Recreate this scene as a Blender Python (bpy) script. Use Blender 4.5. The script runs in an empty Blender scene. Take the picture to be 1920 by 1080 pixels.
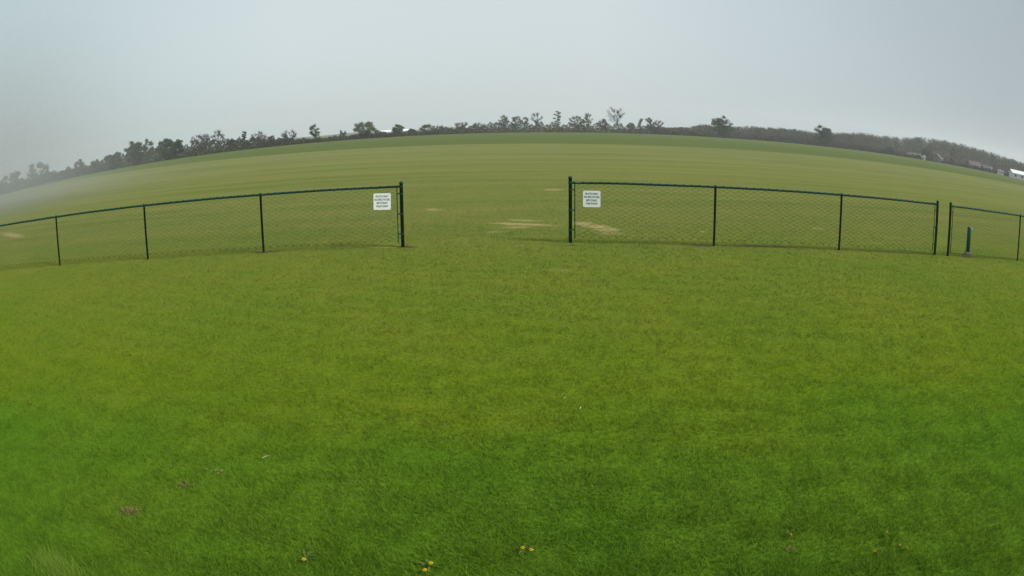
import bpy, math, random
import numpy as np
from mathutils import Matrix, Vector

SC = bpy.context.scene
COL = SC.collection
rad = math.radians

# ------------------------------------------------------------------ camera (wide barrel lens on a shelter, 2.4 m up)
K = [0.04115889066007362, 0.00019952317041718864, -1.168495652849924e-05, 9.629737224486955e-07]
PITCH, ROLL, CAM_H = 0.23901, 0.00997, 2.40981
cd = bpy.data.cameras.new('camera')
cam = bpy.data.objects.new('camera', cd)
COL.objects.link(cam)
cd.type = 'PANO'
lens = cd if hasattr(cd, 'fisheye_polynomial_k0') else cd.cycles
lens.panorama_type = 'FISHEYE_LENS_POLYNOMIAL'
lens.fisheye_fov = rad(170)
lens.fisheye_polynomial_k0 = 0
for i in range(4):
    setattr(lens, 'fisheye_polynomial_k%d' % (i + 1), -K[i])
cd.sensor_fit = 'HORIZONTAL'
cd.sensor_width = 36
cd.sensor_height = 20.25
cd.clip_start = 0.05
cd.clip_end = 9000
_c, _s = math.cos(PITCH), math.sin(PITCH)
_cr, _sr = math.cos(ROLL), math.sin(ROLL)
_R, _U, _B = Vector((1, 0, 0)), Vector((0, _s, _c)), Vector((0, -_c, _s))
AX_R, AX_U, AX_B = _R * _cr - _U * _sr, _R * _sr + _U * _cr, _B
_M = Matrix((AX_R, AX_U, AX_B)).transposed().to_4x4()
_M.translation = (0, 0, CAM_H)
cam.matrix_world = _M
SC.camera = cam

# ------------------------------------------------------------------ sky, sun, exposure
SUN_EL, SUN_AZ = 40.0, 112.0           # azimuth clockwise from straight ahead (+Y)
world = bpy.data.worlds.new('World')
SC.world = world
world.use_nodes = True
wt = world.node_tree
wt.nodes.clear()
w_out = wt.nodes.new('ShaderNodeOutputWorld')
w_bg = wt.nodes.new('ShaderNodeBackground')
w_sky = wt.nodes.new('ShaderNodeTexSky')
w_sky.sky_type = 'NISHITA'
w_sky.sun_disc = False
w_sky.sun_elevation = rad(SUN_EL)
w_sky.sun_rotation = rad(SUN_AZ)
w_sky.air_density = 1.0
w_sky.dust_density = 4.0
w_sky.ozone_density = 1.0
w_hsv = wt.nodes.new('ShaderNodeHueSaturation')
w_hsv.inputs['Saturation'].default_value = 0.35
w_mix = wt.nodes.new('ShaderNodeMixRGB')          # thin high overcast in front of the blue
w_mix.inputs['Fac'].default_value = 0.72
w_mix.inputs['Color2'].default_value = (5.6, 6.25, 6.4, 1)
wt.links.new(w_sky.outputs[0], w_hsv.inputs['Color'])
wt.links.new(w_hsv.outputs[0], w_mix.inputs['Color1'])
# lens vignetting put into the sky colour: darker right, a little darker left
w_geo = wt.nodes.new('ShaderNodeTexCoord')
w_sep = wt.nodes.new('ShaderNodeSeparateXYZ')
wt.links.new(w_geo.outputs['Generated'], w_sep.inputs[0])
w_nz = wt.nodes.new('ShaderNodeTexNoise')
w_nz.inputs['Scale'].default_value = 2.2
w_nz.inputs['Detail'].default_value = 5.0
wt.links.new(w_geo.outputs['Generated'], w_nz.inputs['Vector'])
w_add = wt.nodes.new('ShaderNodeMath'); w_add.operation = 'MULTIPLY_ADD'
wt.links.new(w_nz.outputs['Fac'], w_add.inputs[0]); w_add.inputs[1].default_value = 0.16
wt.links.new(w_sep.outputs[0], w_add.inputs[2])
w_cr = wt.nodes.new('ShaderNodeValToRGB')
w_map = wt.nodes.new('ShaderNodeMapRange')
w_map.inputs[1].default_value = -1.0; w_map.inputs[2].default_value = 1.0
wt.links.new(w_add.outputs[0], w_map.inputs[0]); wt.links.new(w_map.outputs[0], w_cr.inputs[0])
_e = w_cr.color_ramp.elements
_e[0].position = 0.13; _e[0].color = (0.72, 0.82, 0.84, 1)
_e[1].position = 0.90; _e[1].color = (0.54, 0.58, 0.62, 1)
for _p, _cc in ((0.38, (0.98, 1.0, 1.0, 1)), (0.60, (0.98, 0.99, 1.0, 1)), (0.74, (0.80, 0.84, 0.87, 1))):
    _q = _e.new(_p); _q.color = _cc
w_mul = wt.nodes.new('ShaderNodeMixRGB'); w_mul.blend_type = 'MULTIPLY'; w_mul.inputs['Fac'].default_value = 1.0
wt.links.new(w_mix.outputs[0], w_mul.inputs['Color1']); wt.links.new(w_cr.outputs[0], w_mul.inputs['Color2'])
wt.links.new(w_mul.outputs[0], w_bg.inputs['Color'])
wt.links.new(w_bg.outputs[0], w_out.inputs['Surface'])
w_bg.inputs['Strength'].default_value = 0.087

sl = bpy.data.lights.new('sun', 'SUN')
sl.energy = 3.0
sl.angle = rad(12)
sl.color = (1.0, 0.96, 0.88)
sun = bpy.data.objects.new('sun', sl)
COL.objects.link(sun)
_sd = Vector((math.sin(rad(SUN_AZ)) * math.cos(rad(SUN_EL)), math.cos(rad(SUN_AZ)) * math.cos(rad(SUN_EL)), math.sin(rad(SUN_EL))))
sun.rotation_euler = _sd.to_track_quat('Z', 'Y').to_euler()

SC.view_settings.view_transform = 'Standard'
SC.view_settings.look = 'None'
SC.view_settings.exposure = 0.62
SC.view_settings.gamma = 1.0
SC.view_settings.use_curve_mapping = False
SC.cycles.use_denoising = True
SC.cycles.denoiser = 'OPENIMAGEDENOISE'
SC.cycles.denoising_prefilter = 'NONE'
SC.cycles.use_adaptive_sampling = False
SC.cycles.volume_bounces = 1
SC.cycles.max_bounces = 8

# ------------------------------------------------------------------ helpers
def ray(px, py):
    """direction seen at a place of the 1920 x 1080 photograph"""
    u, v = (px - 960) * 36 / 1920, (540 - py) * 36 / 1920
    r = math.hypot(u, v)
    th = sum(k * r ** (i + 1) for i, k in enumerate(K))
    d = -AX_B * math.cos(th)
    if r > 1e-9:
        d = d + (AX_R * u / r + AX_U * v / r) * math.sin(th)
    return d

def gpt(px, py, z=0.0):
    """point of the ground seen there"""
    d = ray(px, py)
    t = (z - CAM_H) / d.z
    return Vector((d.x * t, d.y * t, z))

def azel(px, py):
    d = ray(px, py)
    return math.atan2(d.x, d.y), math.atan2(d.z, math.hypot(d.x, d.y))

def tag(o, label=None, cat=None, group=None, kind=None):
    if label: o['label'] = label
    if cat: o['category'] = cat
    if group: o['group'] = group
    if kind: o['kind'] = kind
    return o

def empty(name, loc, rz=0.0):
    o = bpy.data.objects.new(name, None)
    o.empty_display_size = 0.3
    COL.objects.link(o)
    o.location = loc
    o.rotation_euler = (0, 0, rz)
    return o

def link(name, verts, faces, mat, parent=None, smooth=False, attrs=None):
    me = bpy.data.meshes.new(name)
    me.from_pydata([tuple(v) for v in verts], [], [tuple(f) for f in faces])
    me.materials.append(mat)
    if smooth:
        me.polygons.foreach_set('use_smooth', [True] * len(me.polygons))
    o = bpy.data.objects.new(name, me)
    COL.objects.link(o)
    if parent: o.parent = parent
    return o

def link_np(name, V, nsides, mat, parent=None, tint=None, smooth=False):
    """mesh of separate faces of nsides corners each; tint = one value a face"""
    V = np.asarray(V, np.float32).reshape(-1, 3)
    n = len(V)
    nf = n // nsides
    me = bpy.data.meshes.new(name)
    me.vertices.add(n)
    me.vertices.foreach_set('co', V.ravel())
    me.loops.add(n)
    me.loops.foreach_set('vertex_index', np.arange(n, dtype=np.int32))
    me.polygons.add(nf)
    me.polygons.foreach_set('loop_start', np.arange(0, n, nsides, dtype=np.int32))
    me.polygons.foreach_set('loop_total', np.full(nf, nsides, dtype=np.int32))
    if tint is not None:
        a = me.attributes.new('tint', 'FLOAT', 'FACE')
        a.data.foreach_set('value', np.asarray(tint, np.float32))
    me.materials.append(mat)
    me.update(calc_edges=True)
    o = bpy.data.objects.new(name, me)
    COL.objects.link(o)
    if parent: o.parent = parent
    return o

class MB:
    """collects shapes of one mesh"""
    def __init__(self): self.v, self.f = [], []
    def quad(self, a, b, c, d):
        n = len(self.v); self.v += [a, b, c, d]; self.f.append((n, n + 1, n + 2, n + 3))
    def tri(self, a, b, c):
        n = len(self.v); self.v += [a, b, c]; self.f.append((n, n + 1, n + 2))
    def box(self, x0, y0, z0, x1, y1, z1):
        n = len(self.v)
        self.v += [(x, y, z) for z in (z0, z1) for y in (y0, y1) for x in (x0, x1)]
        self.f += [tuple(n + i for i in q) for q in ((0, 2, 3, 1), (4, 5, 7, 6), (0, 1, 5, 4), (2, 6, 7, 3), (0, 4, 6, 2), (1, 3, 7, 5))]
    def tube(self, pts, radii, sides=6, caps=True):
        pts = [Vector(p) for p in pts]
        if not hasattr(radii, '__len__'): radii = [radii] * len(pts)
        n0 = len(self.v)
        up = Vector((0, 0, 1))
        for i, p in enumerate(pts):
            t = (pts[min(i + 1, len(pts) - 1)] - pts[max(i - 1, 0)])
            t = t.normalized() if t.length > 1e-9 else Vector((0, 0, 1))
            a = t.cross(up if abs(t.z) < 0.95 else Vector((0, 1, 0))).normalized()
            b = t.cross(a)
            for k in range(sides):
                w = 2 * math.pi * k / sides
                self.v.append(tuple(p + (a * math.cos(w) + b * math.sin(w)) * radii[i]))
        for i in range(len(pts) - 1):
            for k in range(sides):
                k2 = (k + 1) % sides
                self.f.append((n0 + i * sides + k, n0 + i * sides + k2, n0 + (i + 1) * sides + k2, n0 + (i + 1) * sides + k))
        if caps:
            self.f.append(tuple(n0 + k for k in range(sides)))
            m = n0 + (len(pts) - 1) * sides
            self.f.append(tuple(m + k for k in reversed(range(sides))))
    def lathe(self, cx, cy, prof, sides=14):
        n0 = len(self.v)
        for r, z in prof:
            for k in range(sides):
                w = 2 * math.pi * k / sides
                self.v.append((cx + r * math.cos(w), cy + r * math.sin(w), z))
        for i in range(len(prof) - 1):
            for k in range(sides):
                k2 = (k + 1) % sides
                self.f.append((n0 + i * sides + k, n0 + i * sides + k2, n0 + (i + 1) * sides + k2, n0 + (i + 1) * sides + k))
        self.f.append(tuple(n0 + k for k in reversed(range(sides))))
        m = n0 + (len(prof) - 1) * sides
        self.f.append(tuple(m + k for k in range(sides)))
    def build(self, name, mat, parent=None, smooth=False):
        return link(name, self.v, self.f, mat, parent, smooth)

# ------------------------------------------------------------------ materials
class NT:
    """thin wrapper to write node trees"""
    def __init__(self, tree): self.t = tree
    def n(self, kind, **kw):
        nd = self.t.nodes.new(kind)
        for k, v in kw.items(): setattr(nd, k, v)
        return nd
    def _in(self, sock, v):
        if hasattr(v, 'is_output') or isinstance(v, bpy.types.NodeSocket): self.t.links.new(v, sock)
        else: sock.default_value = v
    def m(self, op, a, b=0.0, c=0.0, clamp=False):
        nd = self.n('ShaderNodeMath', operation=op, use_clamp=clamp)
        for s, v in zip(nd.inputs, (a, b, c)): self._in(s, v)
        return nd.outputs[0]
    def vm(self, op, a, b=(0, 0, 0)):
        nd = self.n('ShaderNodeVectorMath', operation=op)
        self._in(nd.inputs[0], a); self._in(nd.inputs[1], b)
        return nd.outputs['Value'] if op in ('LENGTH', 'DOT_PRODUCT', 'DISTANCE') else nd.outputs[0]
    def mix(self, f, a, b, mode='MIX'):
        nd = self.n('ShaderNodeMixRGB', blend_type=mode)
        self._in(nd.inputs[0], f); self._in(nd.inputs[1], a); self._in(nd.inputs[2], b)
        return nd.outputs[0]
    def noise(self, vec, scale, detail=2.0, rough=0.5, color=False):
        nd = self.n('ShaderNodeTexNoise')
        self._in(nd.inputs['Vector'], vec)
        nd.inputs['Scale'].default_value = scale
        nd.inputs['Detail'].default_value = detail
        nd.inputs['Roughness'].default_value = rough
        return nd.outputs['Color' if color else 'Fac']
    def rng(self, v, a, b, c=0.0, d=1.0, smooth=False):
        nd = self.n('ShaderNodeMapRange', interpolation_type='SMOOTHSTEP' if smooth else 'LINEAR')
        self._in(nd.inputs[0], v)
        for i, x in enumerate((a, b, c, d)): nd.inputs[i + 1].default_value = x
        return nd.outputs[0]
    def scale(self, vec, s):
        nd = self.n('ShaderNodeMapping')
        self._in(nd.inputs['Vector'], vec)
        nd.inputs['Scale'].default_value = s
        return nd.outputs[0]

def c4(c): return (c[0], c[1], c[2], 1.0)

def new_mat(name):
    m = bpy.data.materials.new(name)
    m.use_nodes = True
    m.node_tree.nodes.clear()
    return m, NT(m.node_tree)

def simple_mat(name, col, rough=0.6, var=0.15, scale=8.0, col2=None, bump=0.0, spec=0.3):
    m, N = new_mat(name)
    out = N.n('ShaderNodeOutputMaterial')
    b = N.n('ShaderNodeBsdfPrincipled')
    pos = N.n('ShaderNodeTexCoord').outputs['Object']
    f = N.noise(pos, scale, 4.0, 0.6)
    c2 = col2 or tuple(x * (1 - var) for x in col)
    N._in(b.inputs['Base Color'], N.mix(f, c4(col), c4(c2)))
    b.inputs['Roughness'].default_value = rough
    b.inputs['Specular IOR Level'].default_value = spec
    if bump:
        bp = N.n('ShaderNodeBump'); bp.inputs['Strength'].default_value = bump; bp.inputs['Distance'].default_value = 0.02
        N._in(bp.inputs['Height'], f); N._in(b.inputs['Normal'], bp.outputs[0])
    N.t.links.new(b.outputs[0], out.inputs[0])
    return m

def leaf_mat(name, col, col2, trans=0.3, up=0.35):
    """foliage: colour runs from col to col2 with each leaf's own tint"""
    m, N = new_mat(name)
    out = N.n('ShaderNodeOutputMaterial')
    at = N.n('ShaderNodeAttribute', attribute_name='tint').outputs['Fac']
    c = N.mix(at, c4(col), c4(col2))
    df = N.n('ShaderNodeBsdfDiffuse'); tr = N.n('ShaderNodeBsdfTranslucent')
    N._in(df.inputs[0], c); N._in(tr.inputs[0], c)
    if up:
        g = N.n('ShaderNodeNewGeometry').outputs['Normal']
        nn = N.vm('NORMALIZE', N.vm('ADD', g, (0, 0, up)))
        N._in(df.inputs['Normal'], nn)
    ms = N.n('ShaderNodeMixShader'); ms.inputs[0].default_value = trans
    N.t.links.new(df.outputs[0], ms.inputs[1]); N.t.links.new(tr.outputs[0], ms.inputs[2])
    N.t.links.new(ms.outputs[0], out.inputs[0])
    return m

M_fence = simple_mat('fence_green', (0.005, 0.046, 0.035), 0.5, 0.25, 14.0, spec=0.2)
M_wire = simple_mat('wire_green', (0.006, 0.030, 0.020), 0.5, 0.2, 30.0, spec=0.2)
M_bollard = simple_mat('post_green', (0.008, 0.11, 0.065), 0.5, 0.25, 12.0)
M_sign = simple_mat('sign_white', (0.78, 0.80, 0.80), 0.45, 0.06, 6.0)
M_ink = simple_mat('sign_ink', (0.03, 0.035, 0.05), 0.6, 0.2, 20.0)
M_concrete = simple_mat('concrete', (0.26, 0.20, 0.15), 0.9, 0.4, 25.0, bump=0.4)
M_white = simple_mat('white_paint', (0.62, 0.62, 0.61), 0.6, 0.08, 1.5)
M_metalroof = simple_mat('white_roof', (0.72, 0.74, 0.76), 0.45, 0.08, 0.7)
M_siding = simple_mat('grey_siding', (0.17, 0.165, 0.165), 0.8, 0.12, 1.2, spec=0.03)
M_tan = simple_mat('tan_siding', (0.22, 0.19, 0.16), 0.8, 0.12, 1.2, spec=0.03)
M_shingle = simple_mat('grey_shingle', (0.11, 0.10, 0.10), 0.9, 0.25, 3.0, spec=0.03)
M_redroof = simple_mat('brown_shingle', (0.13, 0.095, 0.09), 0.9, 0.25, 3.0, spec=0.03)
M_dark = simple_mat('dark_pane', (0.03, 0.035, 0.04), 0.2, 0.1, 2.0)
M_bark = simple_mat('bark', (0.055, 0.046, 0.040), 0.95, 0.35, 4.0)
M_barkgrey = simple_mat('grey_bark', (0.085, 0.074, 0.070), 0.95, 0.3, 4.0)
M_leafdark = leaf_mat('leaf_dark_green', (0.028, 0.046, 0.022), (0.075, 0.100, 0.045))
M_leafdeep = leaf_mat('leaf_deep_green', (0.010, 0.026, 0.010), (0.036, 0.062, 0.022))
M_leafgreen = leaf_mat('leaf_spring_green', (0.036, 0.052, 0.020), (0.105, 0.125, 0.048))
M_leafolive = leaf_mat('leaf_olive', (0.075, 0.070, 0.035), (0.150, 0.135, 0.065))
M_leafbrown = leaf_mat('bud_brown', (0.048, 0.037, 0.031), (0.110, 0.086, 0.070))
M_leafgrey = leaf_mat('bud_grey', (0.070, 0.062, 0.056), (0.130, 0.116, 0.102))
M_petal = leaf_mat('dandelion_yellow', (0.58, 0.38, 0.010), (0.76, 0.58, 0.04), 0.25, 1.0)
M_weed = leaf_mat('weed_leaf', (0.06, 0.11, 0.016), (0.13, 0.19, 0.045), 0.3, 0.8)
M_straw = leaf_mat('dry_straw', (0.22, 0.16, 0.08), (0.42, 0.34, 0.20), 0.2, 0.8)
M_deadleaf = leaf_mat('dead_leaf', (0.09, 0.065, 0.024), (0.29, 0.22, 0.09), 0.2, 0.8)
M_hill = simple_mat('woodland_floor', (0.065, 0.055, 0.042), 1.0, 0.3, 0.05)

# fences: a straight line either side of the gateway
LX, LY, LA = -2.21281, 13.52332, 0.08615
RX, RY, RA = 1.20472, 13.7625, -0.10439
BAY = 3.05
def left_at(t): return Vector((LX - math.cos(LA) * t, LY - math.sin(LA) * t, 0))
def right_at(t): return Vector((RX + math.cos(RA) * t, RY + math.sin(RA) * t, 0))

# edge of the mown field: distance as a smooth function of bearing
HZ = [(235, 312), (320, 299), (500, 277), (600, 268), (700, 260), (860, 254), (1000, 251), (1200, 251), (1400, 258), (1500, 268), (1600, 279), (1700, 294), (1800, 312), (1910, 339)]
_az = np.array([azel(*p)[0] for p in HZ]); _dp = np.array([-azel(*p)[1] for p in HZ])
_pf = np.polyfit(_az, _dp, 2)
def edge_dist(az): return CAM_H / max(0.0075, float(np.polyval(_pf, np.clip(az, -0.85, 0.85))))
def edge_y(px):
    return float(np.interp(px, [0, 120] + [p[0] for p in HZ], [352, 331] + [p[1] for p in HZ]))

# bare and worn places in the turf: centre, half length along, half depth, rotation, strength, kind (0 straw, 1 dark soil)
WORN = []
def worn(px0, py0, px1, py1, thick, strength, kind):
    a, b = gpt(px0, py0), gpt(px1, py1)
    c = (a + b) / 2
    WORN.append((c.x, c.y, (b - a).length / 2, thick, math.atan2(b.y - a.y, b.x - a.x), strength, kind))
worn(900, 419, 960, 418, 0.12, 0.45, 0)
worn(921, 418.5, 1037, 423, 0.22, 1.0, 0)
worn(952, 412, 1014, 414.5, 0.12, 0.85, 0)
worn(930, 427, 1006, 425.5, 0.20, 0.60, 0)
worn(911, 435.5, 948, 434.5, 0.11, 0.65, 0)
worn(1078, 416.5, 1112, 421.5, 0.30, 0.95, 0)
worn(1098, 421, 1142, 429, 0.30, 1.0, 0)
worn(1124, 427, 1157, 434, 0.30, 0.85, 0)
worn(1132, 434, 1158, 441, 0.28, 0.45, 0)
worn(1017, 356, 1052, 355.5, 0.32, 1.0, 0)
worn(801, 392, 826, 394, 0.20, 0.9, 0)
worn(5, 437, 44, 445, 0.35, 0.9, 0)
worn(1312, 434, 1326, 435, 0.12, 0.7, 0)
worn(1520, 427, 1545, 430, 0.15, 0.7, 0)
worn(1632, 455, 1650, 457, 0.10, 0.8, 0)
worn(1015, 505, 1068, 507, 0.14, 0.22, 0)
worn(690, 464, 750, 463, 0.07, 0.6, 0)
worn(738, 463, 778, 463, 0.17, 1.0, 1)
worn(474, 474, 520, 471, 0.13, 1.0, 1)
worn(1285, 459, 1345, 462, 0.16, 1.0, 1)
worn(1345, 461, 1515, 464, 0.15, 1.0, 1)
worn(1580, 469, 1740, 477, 0.08, 0.75, 1)
worn(1062, 460, 1082, 460, 0.10, 0.8, 1)
worn(1795, 479, 1826, 483, 0.16, 0.9, 1)
worn(1180, 424, 1240, 425, 0.07, 0.45, 1)
worn(815, 270, 832, 269, 0.9, 0.8, 1)
worn(893, 267, 908, 268, 0.5, 0.45, 1)
worn(713, 270, 718, 270, 0.5, 0.5, 1)
worn(224, 960, 262, 960, 0.05, 0.55, 1)
worn(333, 912, 360, 913, 0.035, 0.45, 1)

def turf_group():
    g = bpy.data.node_groups.new('turf_colour', 'ShaderNodeTree')
    g.interface.new_socket('Color', in_out='OUTPUT', socket_type='NodeSocketColor')
    g.interface.new_socket('Worn', in_out='OUTPUT', socket_type='NodeSocketFloat')
    N = NT(g)
    out = N.n('NodeGroupOutput')
    pos = N.n('ShaderNodeNewGeometry').outputs['Position']
    sx = N.n('ShaderNodeSeparateXYZ'); N._in(sx.inputs[0], pos)
    X, Y = sx.outputs[0], sx.outputs[1]
    flat = N.n('ShaderNodeCombineXYZ'); N._in(flat.inputs[0], X); N._in(flat.inputs[1], Y)
    P = flat.outputs[0]
    nb = N.noise(P, 0.7, 4.0, 0.55)                                  # ragged edge between greener turf near the camera and yellower turf beyond
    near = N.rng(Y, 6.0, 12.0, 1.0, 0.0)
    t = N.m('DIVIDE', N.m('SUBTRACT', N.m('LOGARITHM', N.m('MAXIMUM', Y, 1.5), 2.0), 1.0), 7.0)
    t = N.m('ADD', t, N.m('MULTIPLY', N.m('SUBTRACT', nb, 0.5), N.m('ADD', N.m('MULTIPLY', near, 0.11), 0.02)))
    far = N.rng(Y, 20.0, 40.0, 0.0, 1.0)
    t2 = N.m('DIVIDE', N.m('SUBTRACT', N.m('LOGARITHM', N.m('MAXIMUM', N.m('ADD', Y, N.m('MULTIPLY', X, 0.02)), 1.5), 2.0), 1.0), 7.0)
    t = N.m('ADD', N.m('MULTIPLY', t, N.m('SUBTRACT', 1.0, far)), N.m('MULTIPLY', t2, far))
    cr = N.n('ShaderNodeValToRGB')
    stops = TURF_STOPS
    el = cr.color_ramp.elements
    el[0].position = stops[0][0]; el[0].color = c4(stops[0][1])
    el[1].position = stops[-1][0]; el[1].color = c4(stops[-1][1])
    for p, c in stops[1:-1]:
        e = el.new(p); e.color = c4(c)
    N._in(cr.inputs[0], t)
    col = cr.outputs[0]
    # broad mottling: some clumps yellower, some bluer green
    n1 = N.rng(N.noise(P, 0.42, 4.0, 0.55), 0.38, 0.66)
    n2 = N.rng(N.noise(N.vm('ADD', P, (37, 11, 0)), 1.5, 4.0, 0.6), 0.42, 0.70)
    fade = N.rng(Y, 12.0, 40.0, 1.0, 0.25)
    col = N.mix(N.m('MULTIPLY', n1, N.m('MULTIPLY', fade, 0.60)), col, N.mix(1.0, col, (0.72, 0.92, 0.85, 1), 'MULTIPLY'))
    col = N.mix(N.m('MULTIPLY', n2, N.m('MULTIPLY', fade, 0.48)), col, N.mix(1.0, col, (1.24, 1.06, 1.25, 1), 'MULTIPLY'))
    n3 = N.rng(N.noise(N.vm('ADD', P, (3, 71, 0)), 3.2, 3.0, 0.6), 0.60, 0.75)
    col = N.mix(N.m('MULTIPLY', n3, N.m('MULTIPLY', fade, 0.50)), col, N.mix(1.0, col, (0.62, 0.72, 0.75, 1), 'MULTIPLY'))
    # mowing streaks across the far field
    st = N.noise(N.scale(P, (0.05, 0.55, 1)), 1.0, 6.0, 0.7)
    st2 = N.noise(N.scale(P, (0.012, 0.11, 1)), 1.0, 3.0, 0.6)
    midf = N.rng(Y, 10.0, 22.0, 0.0, 1.0)
    lo, hi = N.rng(st, 0.30, 0.50, 1.0, 0.0), N.rng(st, 0.52, 0.74)
    col = N.mix(N.m('MULTIPLY', lo, N.m('MULTIPLY', midf, 0.8)), col, N.mix(1.0, col, (0.66, 0.80, 0.72, 1), 'MULTIPLY'))
    col = N.mix(N.m('MULTIPLY', hi, N.m('MULTIPLY', midf, 0.8)), col, N.mix(1.0, col, (1.34, 1.16, 1.30, 1), 'MULTIPLY'))
    col = N.mix(N.m('MULTIPLY', N.rng(st2, 0.35, 0.65), N.m('MULTIPLY', midf, 0.4)), col, N.mix(1.0, col, (0.72, 0.86, 0.70, 1), 'MULTIPLY'))
    ln = N.noise(N.scale(P, (0.004, 0.16, 1)), 1.0, 4.0, 0.75)
    farl = N.rng(Y, 28.0, 45.0)
    col = N.mix(N.m('MULTIPLY', N.m('MULTIPLY', N.rng(ln, 0.53, 0.57), N.rng(ln, 0.64, 0.59)), N.m('MULTIPLY', farl, 0.32)), col, N.mix(1.0, col, (0.66, 0.76, 0.66, 1), 'MULTIPLY'))
    col = N.mix(N.m('MULTIPLY', N.m('MULTIPLY', N.rng(ln, 0.38, 0.42), N.rng(ln, 0.49, 0.45)), N.m('MULTIPLY', farl, 0.24)), col, N.mix(1.0, col, (1.22, 1.14, 1.28, 1), 'MULTIPLY'))
    # worn places
    wr = N.vm('ADD', P, N.vm('MULTIPLY', N.vm('SUBTRACT', N.noise(N.scale(P, (1.0, 1.6, 1)), 1.7, 4.0, 0.65, True), (0.5, 0.5, 0.5)), (0.7, 0.10, 0)))
    wn = N.noise(N.scale(P, (1.0, 2.5, 1)), 5.0, 4.0, 0.7)
    tot = [None, None]
    for (cx, cy, a, b, rot, s, kind) in WORN:
        nd = N.n('ShaderNodeMapping', vector_type='TEXTURE')
        N._in(nd.inputs['Vector'], wr if b > 0.06 and cy > 8 else P)
        nd.inputs['Location'].default_value = (cx, cy, 0)
        nd.inputs['Rotation'].default_value = (0, 0, rot)
        nd.inputs['Scale'].default_value = (a, b, 1)
        d = N.vm('LENGTH', nd.outputs[0])
        d = N.m('ADD', d, N.m('MULTIPLY', N.m('SUBTRACT', wn, 0.5), 2.2))
        v = N.rng(d, 1.35, 0.35, 0.0, s, smooth=True)
        v = N.m('MULTIPLY', v, N.rng(N.noise(N.scale(P, (0.9, 5.0, 1)), 3.0, 4.0, 0.7), 0.40, 0.58, 0.12, 1.0)) if kind == 0 else v
        tot[kind] = v if tot[kind] is None else N.m('MAXIMUM', tot[kind], v)
    straw = N.mix(wn, (0.23, 0.17, 0.08, 1), (0.46, 0.33, 0.19, 1))
    soil = N.mix(wn, (0.035, 0.032, 0.020, 1), (0.11, 0.085, 0.05, 1))
    col = N.mix(tot[0], col, straw)
    col = N.mix(tot[1], col, soil)
    N._in(out.inputs[0], col)
    N._in(out.inputs[1], N.m('MAXIMUM', tot[0], tot[1]))
    return g

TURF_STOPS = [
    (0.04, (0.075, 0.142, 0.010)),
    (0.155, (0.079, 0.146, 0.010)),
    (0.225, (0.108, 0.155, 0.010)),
    (0.37, (0.121, 0.150, 0.021)),
    (0.45, (0.138, 0.148, 0.037)),
    (0.60, (0.150, 0.157, 0.047)),
    (0.72, (0.162, 0.165, 0.060)),
    (0.788, (0.157, 0.163, 0.060)),
    (0.795, (0.096, 0.118, 0.036)),
    (1.0, (0.094, 0.116, 0.036)),
]
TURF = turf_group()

def ground_mat():
    m, N = new_mat('turf')
    out = N.n('ShaderNodeOutputMaterial')
    b = N.n('ShaderNodeBsdfDiffuse')
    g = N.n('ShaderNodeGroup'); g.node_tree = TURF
    pos = N.n('ShaderNodeNewGeometry').outputs['Position']
    sx = N.n('ShaderNodeSeparateXYZ'); N._in(sx.inputs[0], pos)
    f = N.noise(N.scale(pos, (1, 2.2, 1)), 12.0, 3.0, 0.7)
    col = N.mix(N.rng(f, 0.3, 0.7, 0.0, 1.0), N.mix(1.0, g.outputs[0], (0.72, 0.75, 0.7, 1), 'MULTIPLY'), N.mix(1.0, g.outputs[0], (1.2, 1.2, 1.2, 1), 'MULTIPLY'))
    N._in(b.inputs[0], col)
    bp = N.n('ShaderNodeBump'); bp.inputs['Strength'].default_value = 0.35; bp.inputs['Distance'].default_value = 0.05
    f2 = N.noise(N.scale(pos, (2.2, 7.0, 1)), 1.0, 4.0, 0.65)
    N._in(bp.inputs['Height'], f2); N._in(b.inputs['Normal'], bp.outputs[0])
    N.t.links.new(b.outputs[0], out.inputs[0])
    return m

def blade_mat():
    m, N = new_mat('grass_blade')
    out = N.n('ShaderNodeOutputMaterial')
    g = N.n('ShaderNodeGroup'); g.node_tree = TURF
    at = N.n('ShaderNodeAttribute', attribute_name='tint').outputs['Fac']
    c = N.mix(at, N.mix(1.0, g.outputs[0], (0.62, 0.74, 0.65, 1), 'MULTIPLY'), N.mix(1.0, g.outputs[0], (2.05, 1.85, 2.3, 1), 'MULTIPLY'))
    df = N.n('ShaderNodeBsdfDiffuse'); tr = N.n('ShaderNodeBsdfTranslucent')
    N._in(df.inputs[0], c); N._in(tr.inputs[0], c)
    gn = N.n('ShaderNodeNewGeometry').outputs['Normal']
    N._in(df.inputs['Normal'], N.vm('NORMALIZE', N.vm('ADD', gn, (0, 0, 1.1))))
    ms = N.n('ShaderNodeMixShader'); ms.inputs[0].default_value = 0.3
    N.t.links.new(df.outputs[0], ms.inputs[1]); N.t.links.new(tr.outputs[0], ms.inputs[2])
    N.t.links.new(ms.outputs[0], out.inputs[0])
    return m

M_turf, M_blade = ground_mat(), blade_mat()

# ------------------------------------------------------------------ ground
gb = MB()
gb.quad((-1500, -60, 0), (1500, -60, 0), (1500, 1500, 0), (-1500, 1500, 0))
tag(gb.build('ground', M_turf), kind='structure')

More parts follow.
